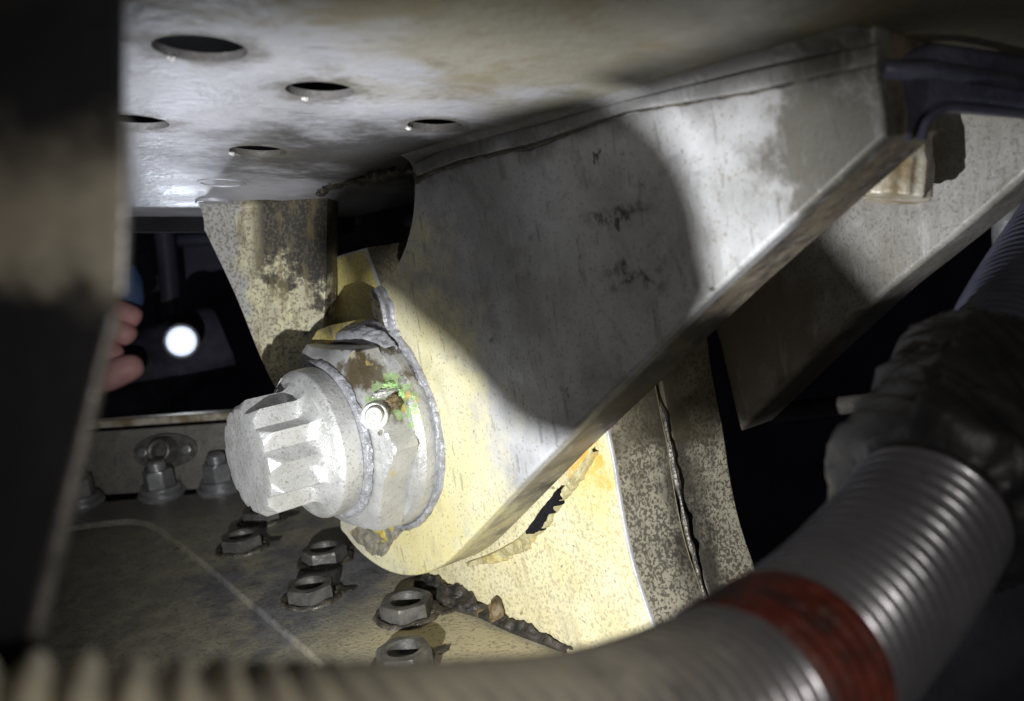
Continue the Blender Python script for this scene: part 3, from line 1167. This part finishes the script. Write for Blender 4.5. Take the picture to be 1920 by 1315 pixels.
def make_stud():
    t = thing('hex_bolt', '', 'bolt', (0, 0, 0), 'bolts standing before the upright web')
    Z = Vector((0, 0, 1)); X = Vector((1, 0, 0)); Y = Vector((0, 1, 0))
    bm = bmesh.new()
    loft(bm, [ring_at(Z * z, X, Y, lambda t, r=r: r, 40) for (z, r) in ((0, .145), (.02, .15), (.035, .14), (.036, .125), (.055, .128), (.07, .118), (.071, .08))], True, True)
    finish('washer', bm, M_STEEL, t)
    bm = bmesh.new()
    hx = hexr(.082)
    loft(bm, [ring_at(Z * z, X, Y, lambda t, c=c: min(hx(t), c), 72) for (z, c) in ((.071, 9), (.165, 9), (.178, .084), (.18, .06))], True, True)
    finish('hexagon', bm, M_STEEL, t, angle=30)
    bm = bmesh.new()
    loft(bm, [ring_at(Z * z, X, Y, lambda t, r=r: r, 32) for (z, r) in ((.17, .058), (.225, .058), (.236, .048), (.237, .02))], True, True)
    finish('shank_end', bm, M_STEEL, t)
    return t


stud0 = make_stud()
for i, (u, v, lab) in enumerate(((152, 948, 'hex bolt farthest left before the upright web, beside the dark panel edge'),
                                 (304, 930, 'middle hex bolt before the upright web, below the anchor nut'),
                                 (415, 918, 'hex bolt partly hidden behind the end of the big bolt head'))):
    t = stud0 if i == 0 else dup(stud0, lab)
    t['label'] = lab
    t.location = onfloor(u, v)
    t.rotation_euler = (BASE.to_4x4() @ Matrix.Rotation(R(12 + 25 * i), 4, 'Z')).to_euler()

# ---- anchor nut on the web
wn = (w1 - w0).cross(UPV).normalized()
if wn.y > 0:
    wn = -wn
ac = onplane(312, 846, wn, wn.dot(w0)) + wn * .012
an = thing('anchor_nut', 'two lug anchor nut riveted to the upright web behind the middle bolt', 'nut', ac)
ax, ay = (w1 - w0).normalized(), UPV
oval = []
for k in range(48):
    th = 2 * math.pi * k / 48
    ex = .215 * math.copysign(abs(math.cos(th)) ** .8, math.cos(th))
    ez = .115 * math.copysign(abs(math.sin(th)) ** .7, math.sin(th)) * (1.0 - .25 * abs(math.cos(th)))
    oval.append(ac + ax * ex + ay * ez + wn * .014)
finish('base', plate_bm(oval, wn * -.024, .006, 2), M_NUT, an)
bm = bmesh.new()
loft(bm, [ring_at(ac + wn * s, ax, ay, lambda t, r=r: r, 40) for (s, r) in ((.012, .098), (.05, .085), (.095, .075), (.10, .066), (.09, .052), (.03, .05), (.03, .01))], close_end=True)
finish('barrel', bm, M_NUT, an)
for sx in (-1, 1):
    bm = bmesh.new()
    loft(bm, [ring_at(ac + ax * .15 * sx + wn * s, ax, ay, lambda t, r=r: r, 24) for (s, r) in ((.012, .032), (.022, .030), (.028, .018))], close_end=True)
    finish('rivet', bm, M_STEEL, an)

# ================================================================== bracket at the upper right, stud under it
br = thing('edge_bracket', 'dark navy angle bracket running out of the frame at the upper right', 'bracket', P(1750, 150, 2.2))
bo = [(1648, 132), (1700, 96), (1765, 78), (1930, 104), (2120, 130), (2120, 236), (1930, 206), (1800, 196), (1756, 204), (1730, 222),
      (1712, 262), (1664, 254)]
pts = soften([P(u, v, 2.26 + (u - 1650) * .0006) for (u, v) in bo], {0, 3, 4, 5, 6, 10, 11}, 5)
bm = plate_bm(pts, Vector((.25, .9, .05)) * .16, .022, 3)
finish('plate', bm, M_BRACKET, br)
path = seg_path([P(1655, 128, 2.24), P(1700, 132, 2.24), P(1765, 132, 2.26), P(1930, 160, 2.4), P(2120, 186, 2.5)], 6)
finish('rib', tube_bm(path, .020, 10, rough=.15), M_BRACKET, br)
path = seg_path([P(1728, 262, 2.25), P(1738, 230, 2.25), P(1764, 206, 2.26), P(1800, 200, 2.28), P(1930, 214, 2.38), P(2100, 240, 2.48)], 6)
finish('rim', tube_bm(path, .011, 10, rough=.15), M_BRACKET, br)

sd = thing('fluted_stud', 'stained fluted stud end hanging before the aft clevis leg under the navy bracket', 'stud', P(1680, 330, 2.95))
sx = (P(1680, 372, 2.95) - P(1694, 250, 2.95)).normalized()
s1, s2 = frame_for(sx, Vector((1, 0, 0)))
sc_ = P(1690, 262, 2.95)
bm = bmesh.new()


def flute(r, k):
    return lambda t: r * (1 + k * math.cos(12 * t) * .8 + k * .5 * math.sin(3 * t + 1) + k * .4 * math.sin(7 * t))


L = .172
rings = [ring_at(sc_ + sx * (L * z), s1, s2, flute(r, k), 96) for (z, r, k) in
         ((-.6, .080, 0), (.0, .083, .0), (.25, .087, .02), (.42, .094, .05), (.95, .096, .06), (1.0, .090, .05), (1.01, .03, 0))]
loft(bm, rings, True, True)
finish('body', bm, M_STUB, sd)

# ================================================================== hoses
hp = [(-260, 1640, .80), (40, 1606, .84), (330, 1596, .88), (620, 1580, .95), (880, 1540, 1.06), (1120, 1478, 1.22), (1330, 1374, 1.42),
      (1480, 1265, 1.60), (1600, 1150, 1.78), (1690, 1040, 1.92), (1760, 930, 2.06), (1815, 820, 2.22), (1868, 690, 2.5), (1925, 560, 2.8),
      (2020, 400, 3.1)]
hpath = [P(u, v, d) for (u, v, d) in hp]


def resample(path, step):
    out = [path[0].copy()]
    acc = 0.0
    for a, b in zip(path, path[1:]):
        L = (b - a).length
        while acc + L >= step:
            t = (step - acc) / L
            a = a + (b - a) * t
            out.append(a.copy())
            L = (b - a).length
            acc = 0.0
        acc += L
    return out


STEP = .0034
dense = resample(catmull(hpath, 80, closed=False), STEP)
PITCH = .0363


def hose_rad(i, base=.163, depth=.025):
    ph = (i * STEP / PITCH) % 1.0
    w = .5 + .5 * math.cos(2 * math.pi * ph)
    return base - depth + depth * (w ** .7)


def idx_near(u, v, d):
    q = P(u, v, d)
    return min(range(len(dense)), key=lambda i: (dense[i] - q).length)


i_red0, i_red1 = idx_near(1385, 1336, 1.48), idx_near(1492, 1254, 1.62)
i_wr0, i_wr1 = idx_near(1738, 968, 2.02), idx_near(1846, 744, 2.38)


def sweep(path, idx, radf, n, name, mat, parent, rough=0, seed=0, twist=None):
    bm = bmesh.new()
    rings = []
    prev = None
    for k in range(len(path)):
        t = (path[min(k + 1, len(path) - 1)] - path[max(k - 1, 0)]).normalized()
        b1, b2 = frame_for(t, prev or Vector((0, 0, 1)))
        prev = b1
        ring = []
        for j in range(n):
            th = 2 * math.pi * j / n
            r = radf(idx[k], th)
            d = b1 * math.cos(th) + b2 * math.sin(th)
            if rough:
                q = path[k] + d * r
                r *= 1 + rough * (noise.noise(q * 5 + Vector((seed, 0, 0))) + .5 * noise.noise(q * 13 + Vector((0, seed, 0))))
            ring.append(path[k] + d * r)
        rings.append(ring)
    loft(bm, rings, True, True)
    return finish(name, bm, mat, parent, angle=70, wn=False)


hose = thing('corrugated_hose', 'corrugated grey hose sweeping along the bottom and up the right side', 'hose', dense[0])
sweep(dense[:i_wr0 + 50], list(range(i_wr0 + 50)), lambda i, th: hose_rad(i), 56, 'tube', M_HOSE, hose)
sweep(dense[i_wr1 - 16:], list(range(i_wr1 - 16, len(dense))), lambda i, th: hose_rad(i, .150, .015), 48, 'upper_tube', M_HOSEB, hose)
sweep(dense[i_red0:i_red1], list(range(i_red0, i_red1)), lambda i, th: .1665 - .35 * (.163 - hose_rad(i)), 56, 'red_tape', M_RED, hose, .010, 3)


# a helical second turn of the tape
def helix(i0, i1, turns, wid, name, mat):
    bm = bmesh.new()
    rows = []
    prev = None
    N = 160
    for k in range(N + 1):
        f = k / N
        fi = i0 + (i1 - i0) * f
        i = min(int(fi), len(dense) - 2)
        p = dense[i] + (dense[i + 1] - dense[i]) * (fi - i)
        t = (dense[i + 1] - dense[i - 1]).normalized()
        b1, b2 = frame_for(t, Vector((0, 0, 1)))
        th = 2 * math.pi * turns * f + 2.0
        d = b1 * math.cos(th) + b2 * math.sin(th)
        rows.append([p + t * s + d * rr for (s, rr) in ((-wid, .160), (-wid, .1665), (-wid * .3, .1655), (wid * .4, .1665), (wid, .1662), (wid, .160))])
    loft(bm, rows, True, True)
    return finish(name, bm, mat, hose, angle=60, wn=False)


helix(i_red1 + 6, i_red1 + 14, .45, .016, 'red_tape', M_RED)


def wrap_rad(i, th):
    f = (i - i_wr0) / max(1, (i_wr1 - i_wr0))
    q = Vector((math.cos(th) * 1.6, math.sin(th) * 1.6, f * 3.2))
    lo_, hi_ = .04 * noise.noise(q * 2.2), 1 + .05 * noise.noise(q * 2.6 + Vector((9, 0, 0)))
    e = max(0, min(1, (f - lo_) / .10, (hi_ - f) / .06))
    fold = noise.noise(Vector((f * 4 + th * .8, th * 1.1 - f * 2, 3)))
    ridge = (1 - abs(noise.noise(Vector((f * 9 + th * 2.4, th * 1.2, 7))))) ** 5
    lap = .010 * ((f * 3.2 + th / 6.283) % 1.0)
    return .160 + .052 * e ** .5 + (.020 * fold + .011 * ridge + lap) * min(1, e * 1.5)


sweep(dense[i_wr0 - 5:i_wr1 + 8:2], list(range(i_wr0 - 5, i_wr1 + 8, 2)), wrap_rad, 180, 'tape_wrap', M_WRAP, hose, .018, 9)
sweep(dense[i_wr1 - 10:i_wr1 + 42], list(range(i_wr1 - 10, i_wr1 + 42)), lambda i, th: .158, 48, 'cuff', M_HOSEB, hose, .01, 4)

# things glimpsed in the dark behind the hose
path = seg_path([P(1440, 775, 5.2), P(1560, 762, 5.2), P(1650, 752, 5.2)], 6)
o = finish('conduit', tube_bm(path, .05, 16), M_NUT)
tag(o, 'short grey conduit lying in the dark behind the taped hose joint', 'conduit')
path = seg_path([P(1960, 330, 3.7), P(1895, 400, 3.7), P(1900, 520, 3.7)], 6)
o = finish('strut', tube_bm(path, .06, 12, rough=.1), M_STEEL)
tag(o, 'grey strut glimpsed at the right edge between the clevis and the upper hose', 'strut')
bm = plate_bm([P(u, v, 3.0) for (u, v) in ((1680, 1180), (1790, 1100), (1960, 1040), (2100, 1040), (2100, 1500), (1640, 1500))], Vector((.1, .6, 0)), .04, 3)
o = finish('equipment_box', bm, M_MATT)
tag(o, 'dark equipment box in the lower right corner behind the hose', 'box')

for k, (pts_, r_, lab) in enumerate(((((300, 380), (316, 520), (330, 760)), .10, 'dim dark vertical pipe behind the shining torch'),
                                     (((210, 470), (330, 452), (470, 448)), .07, 'dim dark horizontal pipe above the shining torch'))):
    o = finish('pipe', tube_bm(seg_path([P(u, v, 10.5 + .4 * k) for (u, v) in pts_], 6), r_, 16), M_BULK)
    tag(o, lab, 'pipe')

# ================================================================== near panel at the left
pan = thing('near_panel', 'blurred dark panel filling the left edge of the picture, with a patch of light painted tan', 'panel', P(100, 600, 1.0))
po = [(236, -260), (236, 120), (234, 340), (228, 548), (206, 640), (176, 760), (132, 930), (84, 1110), (40, 1300), (0, 1460), (-150, 2150), (-1500, 2150), (-1500, -260)]
pts = soften([P(u, v, 1.0) for (u, v) in po], {0, 3, 9, 10, 11}, 4)
bm = plate_bm(pts, Vector((-.026, .06, 0)), .012, 3)
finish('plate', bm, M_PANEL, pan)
path = [P(u, v, 1.01) for (u, v) in ((232, 230), (231, 340), (225, 548))]
finish('edge_strip', tube_bm(seg_path(path, 6), .007, 10, rough=.12), M_STEEL, pan)
path = [P(u, v, 1.01) for (u, v) in ((212, 590), (184, 690), (140, 880), (92, 1080), (62, 1210))]
finish('lower_lip', tube_bm(seg_path(path, 6), .009, 10, rough=.1), M_NUT, pan)

# added out-of-frame plate, outlined to cast the rounded shadow on the clevis
FR = .25


def toward(p):
    return LAMP + (p - LAMP) * FR


target = [onF(720, 556), onF(790, 612), onF(850, 660), onF(900, 712), onF(950, 772), onF(1000, 806), onF(1060, 826), onF(1120, 838),
          onF(1200, 800, .4), onF(1392, 818, .885), onF(1480, 805, .885), onF(1700, 640, .885), onF(1665, 552, .885),
          onF(1600, 480, .885), onF(1545, 408, .885), onF(1338, 548), onF(1320, 480), onF(1312, 420), onF(1300, 370), onF(1270, 300), onF(1230, 245), onF(1190, 205), onF(1150, 178),
          onceil(1080, 182), onceil(960, 205), onceil(860, 232), onceil(760, 272), onceil(690, 298), onceil(640, 318),
          onF(615, 345, .3), onF(620, 400, .5), onF(650, 440, .5), onF(682, 474, .55), onF(702, 530, .55)]
cdir = (onF(1050, 500) - LAMP).normalized()
c1, c2 = frame_for(cdir)
OD = .45
cen = LAMP + cdir * OD
op = []
for p in target:
    d = p - LAMP
    d = d * (OD / d.dot(cdir))
    op.append(LAMP + d)
shadow_plate_bm = plate_bm(soften(op, {9, 11, 14, 15, 22, 28}, 3), -cdir * .012, .003, 2)
finish('shadow_plate', shadow_plate_bm, M_PANEL, pan)
aim = lambda q, k: LAMP + (q - LAMP).normalized() * k
path = seg_path([aim(onceil(1165, 160), .47), aim(onceil(1420, 85), .46), aim(onceil(1750, -10), .43), Vector((-.56, 1.03, -.70))], 8)
finish('shadow_plate_post', tube_bm(path, .016, 12), M_PANEL, pan)  # added stalk holding the shadow-casting plate

# ================================================================== the far torch and the hand that steadies it
TC = P(340, 640, 8.0)
tch = thing('torch', 'shining torch held in the dark beyond the bay, facing the lens', 'torch', TC)
tdir = (-TC).normalized()
t1, t2 = frame_for(tdir)
bm = bmesh.new()
loft(bm, [ring_at(TC + tdir * s, t1, t2, lambda t, r=r: r, 40) for (s, r) in
          ((-1.1, .07), (-1.1, .09), (-.25, .09), (-.18, .135), (.02, .14), (.02, .125), (-.02, .118))], close_start=True)
finish('barrel', bm, M_DARK, tch)
bm = bmesh.new()
loft(bm, [ring_at(TC + tdir * s, t1, t2, lambda t, r=r: r, 40) for (s, r) in ((-.05, .112), (-.012, .115), (.004, .09), (.008, .04))], True, True)
finish('lens', bm, M_RING, tch)
bm = bmesh.new()
loft(bm, [ring_at(TC + tdir * s, t1, t2, lambda t, r=r: r, 40) for (s, r) in ((.0, .076), (.012, .074), (.018, .05), (.02, .02))], True, True)
finish('led', bm, M_LENS, tch)
ld = bpy.data.lights.new('torch_beam', 'SPOT')
ld.energy = 42
ld.spot_size = R(22)
ld.spot_blend = .9
ld.shadow_soft_size = .06
ld.color = (.80, .87, 1.0)
lo = bpy.data.objects.new('torch_beam', ld)
COL.objects.link(lo)
lo.parent = tch
lo.location = tdir * .05
lo.rotation_euler = (Vector((-.75, 1.5, .62)) - TC).to_track_quat('-Z', 'Y').to_euler()


def skin_mesh(name, chains, mat, parent, sub=2):
    """chains: list of [(point, radius)...]; the first chain is the root, others start on an existing point"""
    me = bpy.data.meshes.new(name)
    verts, edges, rad = [], [], []

    def vid(p, r):
        for i, q in enumerate(verts):
            if (q - p).length < 1e-5:
                return i
        verts.append(p)
        rad.append(r)
        return len(verts) - 1
    for ch in chains:
        prev = None
        for (p, r) in ch:
            i = vid(p, r)
            if prev is not None:
                edges.append((prev, i))
            prev = i
    c = sum(verts, Vector()) / len(verts)
    me.from_pydata([v - c for v in verts], edges, [])
    me.materials.append(mat)
    o = bpy.data.objects.new(name, me)
    COL.objects.link(o)
    off = Vector((0, 0, 0))
    if parent is not None:
        o.parent = parent
        off = parent.location
    o.location = c - off
    m = o.modifiers.new('skin', 'SKIN')
    m.use_smooth_shade = True
    for i, sv in enumerate(me.skin_vertices[0].data):
        sv.radius = (rad[i], rad[i])
        sv.use_root = (i == 0)
    s = o.modifiers.new('sub', 'SUBSURF')
    s.levels = sub
    s.render_levels = sub
    return o


HD = 8.4
person = thing('person', 'hand with curled fingers beside the shining torch, dark sleeve', 'person', P(120, 760, HD))
W = lambda u, v, d=HD: P(u, v, d)
palm = (W(118, 655), .20)
chains = [
    [(W(-40, 900), .30), (W(20, 790), .17), (W(60, 720), .15), palm, (W(128, 618), .15)],
    [(W(128, 618), .15), (W(150, 588, HD - .1), 0.121), (W(205, 578, HD - .25), 0.110), (W(244, 592, HD - .3), 0.102), (W(266, 604, HD - .25), 0.086)],
    [palm, (W(150, 622, HD - .15), 0.124), (W(186, 612, HD - .3), 0.113), (W(236, 624, HD - .35), 0.105), (W(252, 640, HD - .3), 0.088)],
    [palm, (W(146, 654, HD - .15), 0.117), (W(175, 648, HD - .3), 0.105), (W(214, 660, HD - .35), 0.094), (W(226, 674, HD - .3), 0.077)],
    [palm, (W(140, 682, HD - .1), 0.103), (W(162, 680, HD - .25), 0.091), (W(190, 690, HD - .3), 0.080), (W(198, 700, HD - .28), 0.066)],
    [(W(60, 720), .15), (W(120, 728, HD - .2), .12), (W(190, 712, HD - .4), 0.135), (W(236, 692, HD - .42), 0.124), (W(272, 680, HD - .4), 0.091)],
]
skin_mesh('body', chains, M_FINGER, person)
sl = seg_path([W(-300, 1150, 8.0), W(-60, 930, 7.7), W(40, 772, HD)], 6)
finish('sleeve', tube_bm(sl, lambda t: .5 - .26 * t, 24, rough=.15, seed=3, fs=3), M_SLEEVE, person)
bl = seg_path([W(236, 505, 8.3), W(246, 545, 8.3), W(238, 585, 8.3)], 5)
o = finish('blue_rag', tube_bm(bl, lambda t: .085 + .02 * math.sin(t * 3), 16, rough=.3, seed=2, fs=4), M_BLUE)
tag(o, 'small blurred blue cloth just above the finger tips beside the dark panel', 'cloth')
path = seg_path([W(150, 900, 8.6), W(232, 770, 8.6), W(300, 690, 8.8), W(420, 640, 9)], 6)
o = finish('jacket', tube_bm(path, lambda t: .42 - .1 * t, 24, rough=.3, seed=8, fs=2), M_SLEEVE, person)
